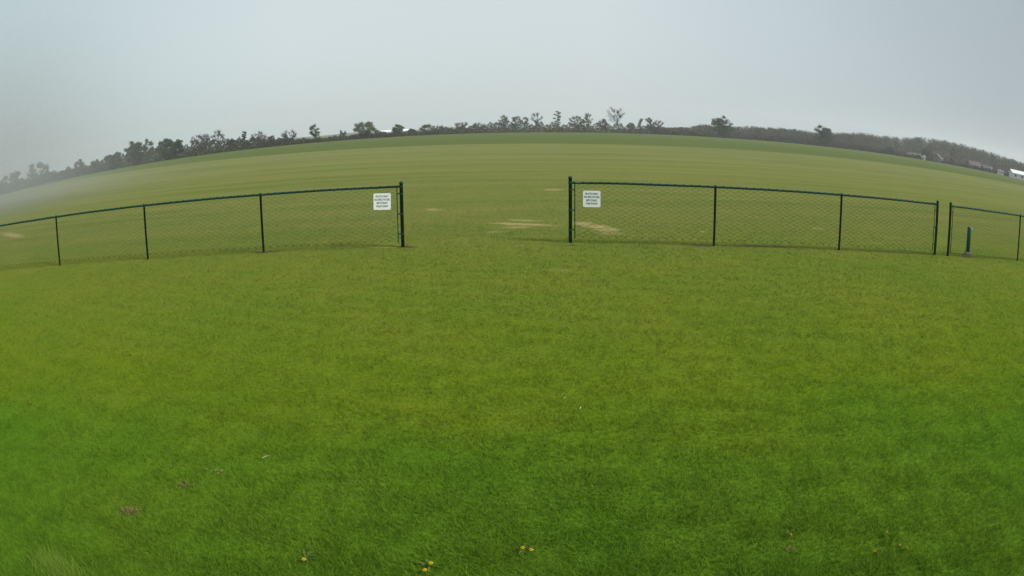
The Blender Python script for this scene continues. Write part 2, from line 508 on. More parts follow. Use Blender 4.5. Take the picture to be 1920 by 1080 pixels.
# ------------------------------------------------------------------ grass blades, thinning out with distance
def grass():
    rng = np.random.default_rng(5)
    n = 1250000
    # density ~ 1/d^2 in the wedge in front of the camera
    r = np.exp(rng.uniform(math.log(1.7), math.log(46.0), n))
    a = rng.uniform(-1.22, 1.22, n)
    x, y = r * np.sin(a), r * np.cos(a)
    keep = y > 0.5
    for (cx, cy, ax, bx, rot, s, kind) in WORN:
        if cy > 40: continue
        dx, dy = x - cx, y - cy
        u, v = (dx * math.cos(rot) + dy * math.sin(rot)) / ax, (-dx * math.sin(rot) + dy * math.cos(rot)) / bx
        keep &= ~((u * u + v * v < 1.0) & (rng.uniform(0, 1, n) < s))
    x, y, r = x[keep], y[keep], r[keep]
    n = len(x)
    taper = np.clip((44 - r) / 30, 0, 1)
    k2 = rng.uniform(0, 1, n) < taper
    x, y, r, taper = x[k2], y[k2], r[k2], taper[k2]
    n = len(x)
    cl = np.zeros(n)
    for q in range(14):
        wl, th, ph = rng.uniform(0.16, 0.9), rng.uniform(0, 6.28), rng.uniform(0, 6.28)
        cl += np.sin((x * math.cos(th) + y * math.sin(th)) * 6.28 / wl + ph)
    cl = np.clip(0.5 + cl / 7.0, 0, 1)
    fl = np.zeros(n, bool)                                  # longer grass where the mower cannot reach under the fences
    for (ox, oy, dx, dy, t0, t1) in ((LX, LY, -math.cos(LA), -math.sin(LA), 0, 4.7 * BAY), (RX, RY, math.cos(RA), math.sin(RA), 0, 2.98 * BAY), (RX, RY, math.cos(RA), math.sin(RA), 3.12 * BAY, 5.5 * BAY)):
        tt, dd = (x - ox) * dx + (y - oy) * dy, -(x - ox) * dy + (y - oy) * dx
        fl |= (np.abs(dd) < 0.10 + 0.05 * np.sin(tt * 5.1)) & (tt > t0 - 0.12) & (tt < t1 + 0.12)
    h = np.where(fl, 1.55, 1.0) * (0.021 + 0.024 * cl) * rng.uniform(0.5, 1.4, n) * (0.5 + 0.5 * taper) * np.clip(1.25 - r / 30, 0.6, 1.0)
    w = 0.0021 * np.maximum(1.0, r / 6.5) * rng.uniform(0.6, 1.5, n)
    az = rng.uniform(0, 2 * math.pi, n)
    lean = rng.uniform(0.25, 1.7, n)
    la = rng.uniform(0, 2 * math.pi, n)
    V = np.zeros((n, 3, 3), np.float32)
    V[:, 0] = np.stack([x - w * np.cos(az), y - w * np.sin(az), np.zeros(n) - 0.002], 1)
    V[:, 1] = np.stack([x + w * np.cos(az), y + w * np.sin(az), np.zeros(n) - 0.002], 1)
    V[:, 2] = np.stack([x + h * lean * np.cos(la), y + h * lean * np.sin(la), h], 1)
    tint = np.clip(0.40 + rng.normal(0, 0.36, n) * np.clip(1.3 - r / 15, 0.3, 1.0), 0, 1)
    o = link_np('grass', V, 3, M_blade, None, tint)
    tag(o, kind='stuff')
grass()

# ------------------------------------------------------------------ chain link fences
def post(parent, p, h, r, terminal):
    b = MB()
    if terminal:
        b.lathe(0, 0, [(r, -0.3), (r, h - 0.05), (r + 0.006, h - 0.05), (r + 0.006, h - 0.025), (r * 0.8, h - 0.006), (r * 0.3, h)], 16)
    else:
        b.lathe(0, 0, [(r, -0.3), (r, h - 0.075), (r + 0.005, h - 0.075), (r + 0.006, h - 0.02), (r * 0.75, h)], 14)
    o = b.build('post', M_fence, parent, True)
    o.location = p
    return o

def mesh_panel(parent, p0, dirv, L, z0, z1):
    """zigzag wires hooked into one another, as chain link is woven"""
    nrm = Vector((-dirv.y, dirv.x, 0))
    b = MB()
    dw = 0.086
    n = max(1, int(round(L / dw)))
    dw = L / n
    m = int(round((z1 - z0) / (dw / 2)))
    dz = (z1 - z0) / m
    w = 0.0042
    for i in range(n):
        pts = []
        for k in range(m + 1):
            side = (k + i) % 2
            xx = (i + 0.5 + (0.53 if side else -0.53)) * dw if True else 0
            pts.append(p0 + dirv * xx + nrm * (0.004 if side else -0.004) + Vector((0, 0, z0 + k * dz)))
        # knuckles top and bottom
        b.tube(pts, w, 3, False)
        b.tube([pts[-1], pts[-1] + dirv * (0.008 if i % 2 else -0.008) + Vector((0, 0, 0.022))], w * 1.2, 3, False)
        b.tube([pts[0], pts[0] + dirv * (0.008 if i % 2 else -0.008) - Vector((0, 0, 0.018))], w * 1.2, 3, False)
    return b.build('wire_mesh', M_wire, parent)

def fence(name, label, at, ts, heights, terminals, z0=0.13, bar_ends=(True, False), tail=0.0, group='chain link fences of the flying field'):
    root = empty(name, at(ts[0]))
    tag(root, label, 'fence', group)
    O = at(ts[0])
    dirv = (at(1) - at(0)).normalized()
    loc = lambda t: at(t) - O
    RZ = 1.245
    for t, h, term in zip(ts, heights, terminals):
        post(root, loc(t), h, 0.0365 if term else 0.0255, term)
    tE = ts[-1] + tail
    rb = MB()
    nseg = 24
    rng = random.Random(name)
    a, e = loc(ts[0]), loc(tE)
    pts = [a.lerp(e, i / nseg) + Vector((0, 0, RZ + rng.uniform(-0.003, 0.003))) for i in range(nseg + 1)]
    rb.tube(pts, 0.0245, 10)
    rb.build('top_rail', M_fence, root, True)
    edges = list(ts) + ([tE] if tail else [])
    for i in range(len(edges) - 1):
        t0, t1 = edges[i], edges[i + 1]
        a0 = t0 + (0.09 if i == 0 and bar_ends[0] else 0.0)
        a1 = t1 - (0.09 if i == len(edges) - 2 and bar_ends[1] else 0.0)
        nrm = Vector((-dirv.y, dirv.x, 0))
        front = nrm if nrm.y < 0 else -nrm
        mesh_panel(root, loc(a0) + front * 0.026, dirv, a1 - a0, z0, RZ + 0.012)
    for side, on in ((0, bar_ends[0]), (1, bar_ends[1])):
        if not on: continue
        t = ts[0] + 0.09 if side == 0 else tE - 0.09
        bb = MB()
        p = loc(t)
        bb.tube([p + Vector((0, 0, 0.09)), p + Vector((0, 0, RZ + 0.01))], 0.011, 8)
        bb.build('tension_bar', M_fence, root)
        pt = loc(ts[0] if side == 0 else ts[-1])
        for zz in (0.27, 0.68, 1.10):
            cb = MB()
            cb.tube([pt + Vector((0, 0, zz)), p + Vector((0, 0, zz))], 0.013, 8)
            cb.lathe(pt.x, pt.y, [(0.040, zz - 0.014), (0.043, zz - 0.010), (0.043, zz + 0.010), (0.040, zz + 0.014)], 14)
            cb.build('tension_band', M_fence, root)
        cb = MB()
        cb.tube([pt + Vector((0, 0, RZ)), p + Vector((0, 0, RZ))], 0.026, 10)
        cb.lathe(pt.x, pt.y, [(0.040, RZ - 0.018), (0.044, RZ - 0.012), (0.044, RZ + 0.012), (0.040, RZ + 0.018)], 14)
        cb.build('rail_end_cup', M_fence, root)
    return root

fence('chain_link_fence', 'dark green chain link fence with four posts to the left of the open gateway', left_at,
      [0, BAY, 2 * BAY, 3 * BAY, 4 * BAY], [1.352, 1.286, 1.286, 1.286, 1.286], [True, False, False, False, False], bar_ends=(True, False), tail=2.0)
fence('chain_link_fence', 'dark green chain link fence from the gateway to the narrow gap at right', right_at,
      [0, BAY, 2 * BAY, 2.971 * BAY], [1.384, 1.286, 1.286, 1.345], [True, False, False, True], bar_ends=(True, True))
fence('chain_link_fence', 'dark green chain link fence at far right with a short green post beside it', right_at,
      [3.128 * BAY, 4.128 * BAY, 5.128 * BAY], [1.345, 1.286, 1.286], [True, False, False], bar_ends=(True, False), tail=1.0)

# ------------------------------------------------------------------ signs tied to the fences
def text_mesh(body, size, align='CENTER', ext=0.0006, sx=1.0):
    cu = bpy.data.curves.new('lettering', 'FONT')
    cu.body = body; cu.size = size; cu.align_x = align; cu.align_y = 'CENTER'; cu.extrude = ext; cu.offset = size * 0.012
    cu.space_line = 1.18
    t = bpy.data.objects.new('lettering', cu)
    COL.objects.link(t)
    bpy.context.view_layer.update()
    dg = bpy.context.evaluated_depsgraph_get()
    me = bpy.data.meshes.new_from_object(t.evaluated_get(dg))
    bpy.data.objects.remove(t); bpy.data.curves.remove(cu)
    return me

def sign(label, at, px, py, tilt):
    # where the line of sight meets the fence plane
    o0 = at(0); d = (at(1) - at(0)).normalized(); nrm = Vector((-d.y, d.x, 0))
    if nrm.y > 0: nrm = -nrm
    r = ray(px, py); C = Vector((0, 0, CAM_H))
    q = o0 + nrm * 0.045
    t = (q - C).dot(nrm) / r.dot(nrm)
    p = C + r * t
    root = empty('sign', p, math.atan2(-nrm.x * -1, -nrm.y))
    root.rotation_euler = (0, tilt, math.atan2(nrm.x, -nrm.y))
    tag(root, label, 'sign', 'white notices wired to the fence by the gateway')
    W, H, c = 0.178, 0.168, 0.018
    b = MB()
    ring = []
    for (cx, cz, a0) in ((W - c, H - c, 0), (-W + c, H - c, 90), (-W + c, -H + c, 180), (W - c, -H + c, 270)):
        for k in range(5):
            w = rad(a0 + k * 22.5); ring.append((cx + c * math.cos(w), cz + c * math.sin(w)))
    n = len(ring)
    b.v = [(x, -0.002, z) for x, z in ring] + [(x, 0.002, z) for x, z in ring]
    b.f = [tuple(reversed(range(n))), tuple(range(n, 2 * n))] + [(i, (i + 1) % n, n + (i + 1) % n, n + i) for i in range(n)]
    b.build('panel', M_sign, root)
    for line, z in (('PILOTS ONLY', 0.105), ('NO SPECTATORS', 0.038), ('BEYOND', -0.030), ('THIS POINT', -0.098)):
        me = text_mesh(line, 0.056)
        me.materials.clear(); me.materials.append(M_ink)
        xs = [v.co.x for v in me.vertices]
        wdt = max(xs) - min(xs)
        k = min(1.0, 0.315 / wdt) * (0.86 if line in ('PILOTS ONLY', 'THIS POINT') and wdt < 0.4 else 1.0)
        lo = bpy.data.objects.new('lettering', me)
        COL.objects.link(lo); lo.parent = root
        lo.location = (0, -0.0032, z); lo.rotation_euler = (rad(90), 0, 0); lo.scale = (k, 1, 1)
    for sx in (-1, 1):
        for sz in (-1, 1):
            tb = MB()
            tb.tube([(sx * (W - 0.022), -0.004, sz * (H - 0.02)), (sx * (W - 0.022), 0.03, sz * (H - 0.02))], 0.004, 6)
            tb.build('wire_tie', M_fence, root)
    return root
sign('white notice wired to the left fence, second from the gateway post, slightly tilted', left_at, 716.5, 378, rad(1.6))
sign('white notice wired to the right fence just beside the tall gate post', right_at, 1109.5, 373, 0.0)

# short post behind the far right fence
pb = gpt(1814, 478)
root = empty('marker_post', pb)
tag(root, 'short bright green post on a crumbled concrete footing behind the far right fence', 'post')
b = MB(); b.lathe(0, 0, [(0.066, 0.06), (0.066, 0.725), (0.060, 0.735), (0.0, 0.738)], 14)
pst = b.build('post', M_bollard, root, True)
b = MB(); b.tube([(0.062, -0.03, 0.695), (0.085, -0.03, 0.695), (0.092, -0.03, 0.66)], 0.016, 8)
b.build('end_cap', M_white, root)
b = MB()
rr = random.Random(3)
ring = [(0.13 + rr.uniform(-0.02, 0.02)) for _ in range(12)]
for zi, (z, s) in enumerate(((-0.05, 1.0), (0.055, 0.95), (0.085, 0.72))):
    for k in range(12):
        w = 2 * math.pi * k / 12
        b.v.append((ring[k] * s * math.cos(w), ring[k] * s * math.sin(w), z + rr.uniform(-0.008, 0.008)))
for zi in range(2):
    for k in range(12):
        b.f.append((zi * 12 + k, zi * 12 + (k + 1) % 12, (zi + 1) * 12 + (k + 1) % 12, (zi + 1) * 12 + k))
b.f.append(tuple(24 + k for k in range(12)))
b.build('footing', M_concrete, root)

# ------------------------------------------------------------------ small plants and litter in the near lawn
def leaf_strip(b, base, az, length, width, rise, tints, tint, segs=4, jag=0.0, rr=None):
    d = Vector((math.cos(az), math.sin(az), 0)); s = Vector((-d.y, d.x, 0))
    prev = None
    for i in range(segs + 1):
        t = i / segs
        w = width * (0.25 + 1.5 * t) * (1 - t) ** 0.6 * (1 + (rr.uniform(-jag, jag) if rr else 0)) + 0.0008
        p = Vector(base) + d * (length * t) + Vector((0, 0, rise * math.sin(t * 2.4)))
        cur = (p - s * w, p + s * w)
        if prev:
            b.quad(prev[0], prev[1], cur[1], cur[0]); tints.append(tint)
        prev = cur

def build_tinted(b, name, mat, parent, tints):
    o = b.build(name, mat, parent)
    a = o.data.attributes.new('tint', 'FLOAT', 'FACE')
    a.data.foreach_set('value', np.array(tints, np.float32))
    return o

def dandelion(label, px, py, flowers, size, nleaf, seed):
    rr = random.Random(seed)
    root = empty('dandelion', gpt(px, py, 0.0))
    tag(root, label, 'dandelion', 'dandelions in the near lawn')
    for i in range(nleaf):
        b = MB(); t = []
        leaf_strip(b, (0, 0, 0.006), rr.uniform(0, 6.28), rr.uniform(0.05, 0.09) * size, 0.008 * size, rr.uniform(0.012, 0.03), t, rr.uniform(0.1, 0.9), 5, 0.45, rr)
        build_tinted(b, 'leaf', M_weed, root, t)
    for (fx, fy) in flowers:
        p = gpt(fx, fy, 0.042) - Vector(root.location)
        b = MB()
        b.tube([(0, 0, 0), (p.x * 0.6, p.y * 0.6, p.z * 0.6), tuple(p)], [0.0022, 0.002, 0.0018], 6)
        st = b.build('stem', M_weed, root)
        b = MB(); t = []
        for ringn, (rad_, z, cnt) in enumerate(((0.019, 0.002, 16), (0.014, 0.006, 13), (0.008, 0.009, 9))):
            for k in range(cnt):
                w = 2 * math.pi * (k + 0.5 * ringn) / cnt + rr.uniform(-0.1, 0.1)
                d = Vector((math.cos(w), math.sin(w), 0)); s = Vector((-d.y, d.x, 0)) * 0.0042
                e = p + d * rad_ * 0.68 * size * rr.uniform(0.85, 1.1) + Vector((0, 0, z))
                b.quad(p - s * 0.4, p + s * 0.4, e + s, e - s); t.append(rr.uniform(0, 1))
        build_tinted(b, 'flower_head', M_petal, root, t)
    return root
dandelion('yellow dandelion with one bloom and pale spread leaves, leftmost in the lawn', 573, 1049, [(570, 1049)], 1.1, 9, 1)
dandelion('dandelion with two orange blooms beside dead leaves at the bottom edge', 805, 1062, [(808, 1056), (797, 1069)], 1.05, 6, 2)
dandelion('yellow dandelion with one wide bloom and a fading bud, nearest the middle', 984, 1032, [(980, 1027), (996, 1031)], 1.0, 7, 3)
dandelion('small orange dandelion alone, farthest up among those at right', 1480, 1005, [(1483, 1003)], 0.7, 6, 4)
dandelion('small withering dandelion with dark leaves, uppermost of the cluster at right', 1660, 1006, [(1663, 998)], 0.55, 8, 5)
dandelion('withering dandelion with brownish blooms, rightmost in the lawn', 1692, 1030, [(1687, 1022), (1700, 1027)], 0.6, 7, 6)
dandelion('withering low dandelion with yellowed leaves, lowest of the cluster at right', 1646, 1038, [(1640, 1034)], 0.55, 8, 7)
dandelion('tiny yellow dandelion far left in the lawn', 58, 756, [(57, 755)], 0.6, 5, 8)

def litter(name, label, px, py, w, h, n, mat, seed, cat, up=0.02, group=None):
    rr = random.Random(seed)
    c = gpt(px, py)
    root = empty(name, c); tag(root, label, cat, group)
    b = MB(); t = []
    for i in range(n):
        x, y = rr.gauss(0, w * 0.45), rr.gauss(0, h * 0.45)
        leaf_strip(b, (x, y, rr.uniform(0.006, up)), rr.uniform(0, 6.28), rr.uniform(0.018, 0.045), rr.uniform(0.002, 0.006), rr.uniform(-0.005, 0.02), t, rr.uniform(0, 1), 3, 0.3, rr)
    build_tinted(b, 'dead_leaves', mat, root, t)
    return root
litter('leaf_litter', 'clump of pale brown dead leaves on bare soil in the left lawn', 243, 961, 0.10, 0.07, 75, M_deadleaf, 11, 'leaf litter')
litter('leaf_litter', 'small reddish brown scrap of dead leaves between the pale clump and the yellow wisps', 347, 912, 0.07, 0.05, 30, M_deadleaf, 12, 'leaf litter')
litter('leaf_litter', 'thin wisps of yellow dry grass lying in the left lawn', 408, 886, 0.09, 0.03, 18, M_straw, 13, 'leaf litter')
litter('leaf_litter', 'dry tan leaves in the thin turf at bottom right', 1478, 1036, 0.04, 0.04, 12, M_deadleaf, 14, 'leaf litter')
def lone_stick(name, label, cat, a, b_, r, mat):
    A, B = gpt(*a, 0.03), gpt(*b_, 0.035)
    root = empty(name, (A + B) / 2)
    tag(root, label, cat)
    mb = MB(); mid = (B - A)
    mb.tube([A - (A + B) / 2, Vector((0, 0.01, 0.006)), B - (A + B) / 2], [r, r * 0.9, r * 0.4], 6)
    mb.build('stalk', mat, root)
M_stalk = simple_mat('dry_stalk', (0.36, 0.34, 0.20), 0.9, 0.3, 30)
lone_stick('dry_stalk', 'single pale dry stalk lying on the lawn left of centre', 'stalk', (491, 859), (507, 855), 0.003, M_stalk)
for (x, y, lab) in ((1059, 746, 'white petal scrap on the grass, upper of the two near the centre'), (1088, 766, 'white petal scrap on the grass, lower and larger of the two near the centre')):
    b = MB(); s = 0.0065 if y > 750 else 0.004
    b.v = [(-s * 1.3, -s * .5, 0), (s * .4, -s, 0.004), (s * 1.2, s * .6, 0.010), (-s * .5, s, 0.004), (0, 0, 0.012)]
    b.f = [(0, 1, 4), (1, 2, 4), (2, 3, 4), (3, 0, 4)]
    o = b.build('petal_scrap', M_white); o.location = gpt(x, y, 0.036); tag(o, lab, 'petal', 'white petals on the lawn')

def tall_tuft(label, px, py, rx, ry, n, seed):
    rng = np.random.default_rng(seed)
    c = gpt(px, py)
    root = empty('grass_tuft', c); tag(root, label, 'grass tuft')
    n = n // 3
    x, y = rng.normal(0, rx * 0.5, n), rng.normal(0, ry * 0.5, n)
    h = rng.uniform(0.05, 0.115, n) * np.exp(-(x / rx) ** 2 * 0.5)
    az, la, lean = rng.uniform(0, 6.28, n), rng.uniform(0, 6.28, n), rng.uniform(0.1, 0.8, n)
    w = 0.0022
    V = np.zeros((n, 3, 3), np.float32)
    V[:, 0] = np.stack([x - w * np.cos(az), y - w * np.sin(az), 0 * x], 1)
    V[:, 1] = np.stack([x + w * np.cos(az), y + w * np.sin(az), 0 * x], 1)
    V[:, 2] = np.stack([x + h * lean * np.cos(la), y + h * lean * np.sin(la), h], 1)
    link_np('blades', V, 3, M_tuft, root, rng.uniform(0, 1, n))
M_tuft = leaf_mat('long_grass', (0.13, 0.23, 0.020), (0.25, 0.37, 0.055), 0.4, 2.0)
tall_tuft('long pale grass left uncut in the bottom left corner', 110, 1068, 0.34, 0.13, 4200, 21)

# ------------------------------------------------------------------ trees
def rand_unit(rng, n):
    v = rng.normal(size=(n, 3))
    return v / np.linalg.norm(v, axis=1, keepdims=True)

def leaf_quads(rng, C, size, flat=0.0):
    """randomly turned diamond leaf clumps at points C"""
    n = len(C)
    a = rand_unit(rng, n); q = rand_unit(rng, n)
    b = np.cross(a, q); b /= np.linalg.norm(b, axis=1, keepdims=True) + 1e-9
    s = size * rng.uniform(0.55, 1.35, n)[:, None]
    V = np.zeros((n, 4, 3), np.float32)
    V[:, 0] = C - a * s; V[:, 1] = C - b * s * 0.55; V[:, 2] = C + a * s; V[:, 3] = C + b * s * 0.55
    return V

STY = {
    #          clumps, twigs a clump, leaves a clump, leaf size, clump size, trunk share
    'bare':    (22, 22, 12, 0.11, 0.19, 0.34),
    'leafing': (26, 10, 48, 0.16, 0.18, 0.20),
    'dense':   (34, 5, 110, 0.19, 0.20, 0.14),
    'full':    (56, 4, 130, 0.20, 0.19, 0.03),
    'shrub':   (22, 8, 80, 0.18, 0.22, 0.06),
    'pine':    (15, 4, 80, 0.17, 0.16, 0.28),
    'column':  (12, 4, 80, 0.17, 0.28, 0.10),
}

def tree(label, px, top, width, style, leafm, seed, lean=0.0, dist=None, base_dist=4.0, bark=None, name=None, group='trees along the field edge', shape=1.0):
    rng = np.random.default_rng(seed)
    ey = edge_y(px)
    az, el0 = azel(px, ey)
    D = dist or edge_dist(az) + base_dist
    _, el1 = azel(px, top)
    Htop = CAM_H + D * math.tan(el1)
    a0, _ = azel(px - width / 2, ey); a1, _ = azel(px + width / 2, ey)
    W = D * (a1 - a0)
    base = Vector((D * math.sin(az), D * math.cos(az), 0))
    side = np.array([math.cos(az), -math.sin(az), 0.0])
    nc, nt, nl, ls, cs, ts = STY[style]
    cs_m = max(0.35, cs * 0.5 * (W + 0.7 * Htop) * 0.75)
    z_lo = Htop * ts
    hh = (Htop - z_lo) / 2
    zc = z_lo + hh
    # clump centres fill an uneven egg, more of them near its skin
    C = rand_unit(rng, nc) * (rng.uniform(0.35, 1.0, nc) ** 0.6)[:, None]
    if style == 'full':                              # rounded block, leafy to the ground
        C = rand_unit(rng, nc) * (rng.uniform(0.0, 1.0, nc) ** 0.40)[:, None]
        C[:, 2] = np.sign(C[:, 2]) * np.abs(C[:, 2]) ** 0.85
    if style == 'pine':
        C[:, 2] = np.linspace(-0.95, 1.0, nc)
        ang = rng.uniform(0, 6.28, nc)
        rr = rng.uniform(0.35, 1.0, nc) * (1.05 - 0.55 * (C[:, 2] * 0.5 + 0.5))
        C[:, 0], C[:, 1] = rr * np.cos(ang), rr * np.sin(ang)
    if style == 'column':
        C[:, 2] = np.linspace(-1, 0.9, nc); C[:, :2] *= 0.7
    rx, rz = max(0.3, W / 2 - cs_m * 0.55), max(0.3, hh - cs_m * 0.5)
    P = np.zeros((nc, 3))
    P += (C[:, 0] * rx)[:, None] * side
    P += (C[:, 1] * rx * 0.85)[:, None] * np.array([side[1], -side[0], 0])
    P[:, 2] = zc + C[:, 2] * rz
    P[:, :2] += (lean * W * ((P[:, 2] / Htop) ** 1.5))[:, None] * side[:2]
    root = empty(name or ('shrub' if style == 'shrub' else 'tree'), base)
    tag(root, label, 'shrub' if style == 'shrub' else 'tree', group)
    tb = MB()
    r0 = 0.022 * Htop + 0.03
    tx = rng.normal(0, 0.02 * Htop, 2)
    def trunk_at(t):
        z = t * Htop * 0.86
        o = side * (lean * W * (z / Htop) ** 1.5) + np.array([tx[0] * math.sin(t * 3), tx[1] * math.sin(t * 2.2), 0])
        return np.array([0, 0, z]) + o
    if style != 'shrub':
        ks = np.linspace(0, 0.92 if style == 'pine' else 0.72, 7)
        pts = [trunk_at(t) for t in ks]; pts[0][2] = -0.3
        tb.tube([tuple(p) for p in pts], [r0 * (1.25 if i == 0 else 1 - 0.8 * k) for i, k in enumerate(ks)], 7)
    tips = []
    for p in P:
        if style == 'shrub':
            s0 = np.array([rng.normal(0, W * 0.12), rng.normal(0, W * 0.12), -0.1]); r1 = 0.03
        else:
            tt = np.clip((p[2] - np.linalg.norm(p[:2]) * 0.9) / (Htop * 0.86), ts * 0.75, 0.70)
            s0 = trunk_at(tt); r1 = r0 * (1 - 0.8 * tt) * 0.55
        mid = s0 * 0.45 + p * 0.55 + np.array([0, 0, (-0.08 if style == 'bare' else 0.02) * np.linalg.norm(p - s0)]) + rng.normal(0, 0.05 * cs_m + 0.03, 3)
        tb.tube([tuple(s0), tuple(mid), tuple(p)], [r1, r1 * 0.6, 0.03], 5, False)
        out = p - np.array([0, 0, zc * 0.75]); out /= np.linalg.norm(out) + 1e-6
        for k in range(nt):
            d = out * 0.8 + rand_unit(rng, 1)[0] * 0.85 + np.array([0, 0, 0.35])
            d /= np.linalg.norm(d)
            L = cs_m * rng.uniform(0.6, 1.35)
            s = p + (mid - p) * rng.uniform(0, 0.6)
            e = s + d * L
            m2 = s + d * L * 0.5 + rng.normal(0, 0.08 * L, 3)
            tb.tube([tuple(s), tuple(m2), tuple(e)], [0.028, 0.022, 0.010], 3, False)
            tips.append(e)
    # leaves: around the clump and along the twigs
    cen = np.repeat(P, nl, 0)
    off = rand_unit(rng, len(cen)) * (rng.uniform(0, 1, len(cen)) ** 0.45)[:, None] * cs_m
    off[:, 2] *= 0.62
    if style == 'pine': off[:, 2] *= 0.6
    L = cen + off
    if tips:
        tp = np.array(tips)
        L = np.concatenate([L, tp + rng.normal(0, 0.08, tp.shape)])
    L = L[L[:, 2] > 0.15]
    V = leaf_quads(rng, L, ls)
    ct = np.repeat(rng.uniform(0.0, 0.65, nc), nl)
    tint = np.clip(rng.uniform(0, 0.5, len(L)) + (np.resize(ct, len(L)) if len(ct) != len(L) else ct), 0, 1)
    bk = bark or M_bark
    tb.build('stems' if style == 'shrub' else 'trunk', bk, root)
    link_np('crown', V, 4, leafm, root, tint)
    return root

T = [
    # px, top, width, style, leaf, lean, label
    (22, 318, 50, 'shrub', M_leafbrown, 0, 'hazy grey brown shrub at the far left edge of the tree row'),
    (70, 303, 52, 'leafing', M_leafbrown, 0, 'hazy grey tree with a broad crown, first from the left'),
    (150, 296, 26, 'leafing', M_leafdark, 0, 'small dim tree left of the round dark green one'),
    (178, 300, 26, 'shrub', M_leafbrown, 0, 'brownish shrub between the small dim tree and the round green one'),
    (213, 285, 40, 'full', M_leafdeep, 0, 'round dark green tree at left, lower than the tall pair beside it'),
    (253, 263, 40, 'full', M_leafdeep, 0, 'tall dark green tree with gaps, left one of the joined pair'),
    (277, 259, 30, 'leafing', M_leafdark, 0, 'tall grey green tree with open top, right one of the joined pair'),
    (318, 258, 56, 'full', M_leafdeep, 0, 'broad flat topped dark green tree right of the joined pair'),
    (376, 250, 46, 'leafing', M_leafbrown, 0, 'brownish spreading tree right of the broad flat topped one'),
    (409, 243, 30, 'bare', M_leafgrey, 0, 'bare twiggy tree standing above the brownish spreading one'),
    (434, 258, 18, 'leafing', M_leafbrown, 0, 'little brown tree right of the bare twiggy one'),
    (458, 246, 18, 'pine', M_leafdark, 0, 'narrow layered tree with dark tiers beside a wide bare crown'),
    (485, 245, 36, 'bare', M_leafbrown, 0, 'wide brown budding tree right of the narrow layered one'),
    (507, 254, 18, 'leafing', M_leafbrown, 0.1, 'small brown tree leaning out beside the wide budding one'),
    (544, 242, 36, 'bare', M_leafbrown, 0, 'spiky spreading tree with dark heart standing alone above the hedge'),
    (592, 230, 24, 'leafing', M_leafdark, -0.1, 'slender forked tree in front of the pale distant ridge'),
    (643, 243, 14, 'bare', M_leafgrey, 0, 'thin leafless sapling against the pale ridge'),
    (682, 226, 48, 'dense', M_leafgreen, 0, 'large round olive tree with light showing under its crown'),
    (709, 243, 18, 'shrub', M_leafbrown, 0, 'brown shrub under the right side of the large round olive tree'),
    (662, 252, 16, 'shrub', M_leafdark, 0, 'dark low shrub under the left side of the large round olive tree'),
    (747, 231, 25, 'dense', M_leafgreen, 0, 'small upright green tree between two pale roofs'),
    (772, 241, 24, 'shrub', M_leafdark, 0, 'low dark shrub left of the round green bush'),
    (803, 231, 38, 'shrub', M_leafgreen, 0, 'tall rounded green bush standing alone by the field'),
    (825, 235, 20, 'bare', M_leafgrey, 0, 'pale bare tree just behind the rounded green bush'),
    (866, 228, 32, 'bare', M_leafbrown, 0, 'purplish bare tree with forked top, left one of two'),
    (899, 229, 30, 'bare', M_leafbrown, 0, 'purplish bare tree with rounded top, right one of two'),
    (944, 214, 26, 'leafing', M_leafgreen, 0, 'tall green leafing tree at the left end of the tall central group'),
    (967, 215, 22, 'leafing', M_leafgreen, 0, 'green leafing tree, second in the tall central group'),
    (984, 217, 20, 'bare', M_leafgrey, 0, 'thin budding tree, third in the tall central group'),
    (1012, 211, 28, 'bare', M_leafgrey, -0.28, 'bare windswept tree leaning left at the end of the central group'),
    (1048, 208, 26, 'pine', M_leafdark, -0.1, 'scraggly dark tree with foliage in flat tiers, alone in the gap'),
    (1079, 214, 28, 'leafing', M_leafgreen, 0, 'round topped green tree right of the scraggly tiered one'),
    (1105, 210, 18, 'bare', M_leafgrey, -0.12, 'feathery bare tree rising behind the round topped green one'),
    (1096, 220, 20, 'leafing', M_leafgreen, 0, 'small green tree under the feathery bare one'),
    (1130, 222, 22, 'leafing', M_leafbrown, 0, 'brown budding tree left of the tall bare tree'),
    (1160, 199, 40, 'bare', M_leafgrey, -0.22, 'tallest tree, bare and fan shaped with a straight dark trunk'),
    (1183, 228, 16, 'leafing', M_leafolive, 0, 'small olive tree right of the tall bare trunk'),
    (1201, 221, 12, 'column', M_leafdark, 0, 'narrow dark columnar tree between olive shrubs'),
    (1219, 216, 24, 'leafing', M_leafdark, 0, 'dark leafing tree with ragged top right of the columnar one'),
    (1235, 223, 22, 'bare', M_leafgrey, 0, 'pale grey domed tree behind the ragged topped one'),
    (1262, 238, 30, 'shrub', M_leafolive, 0, 'wide olive bush right of the pale domed tree'),
    (1310, 238, 32, 'shrub', M_leafolive, 0, 'olive bush left of the windswept dark tree'),
    (1357, 215, 42, 'full', M_leafdeep, -0.18, 'dark windswept tree with its top blown left, standing forward of the wood'),
    (1432, 247, 24, 'shrub', M_leafolive, 0, 'yellowish bush low in front of the grey wood, left of two'),
    (1455, 247, 20, 'shrub', M_leafbrown, 0, 'russet bush low in front of the grey wood, right of two'),
    (1546, 233, 42, 'full', M_leafdeep, 0, 'bushy dark green tree standing forward of the grey wood at right'),
    (1787, 276, 22, 'column', M_leafdeep, 0, 'dark evergreen beside the houses under the wooded hill'),
    (1668, 272, 22, 'dense', M_leafgreen, 0, 'pale green tree low at the foot of the wooded hill'),
    (1735, 278, 22, 'dense', M_leafgreen, 0, 'pale green tree between the low roof and the gabled house'),
]
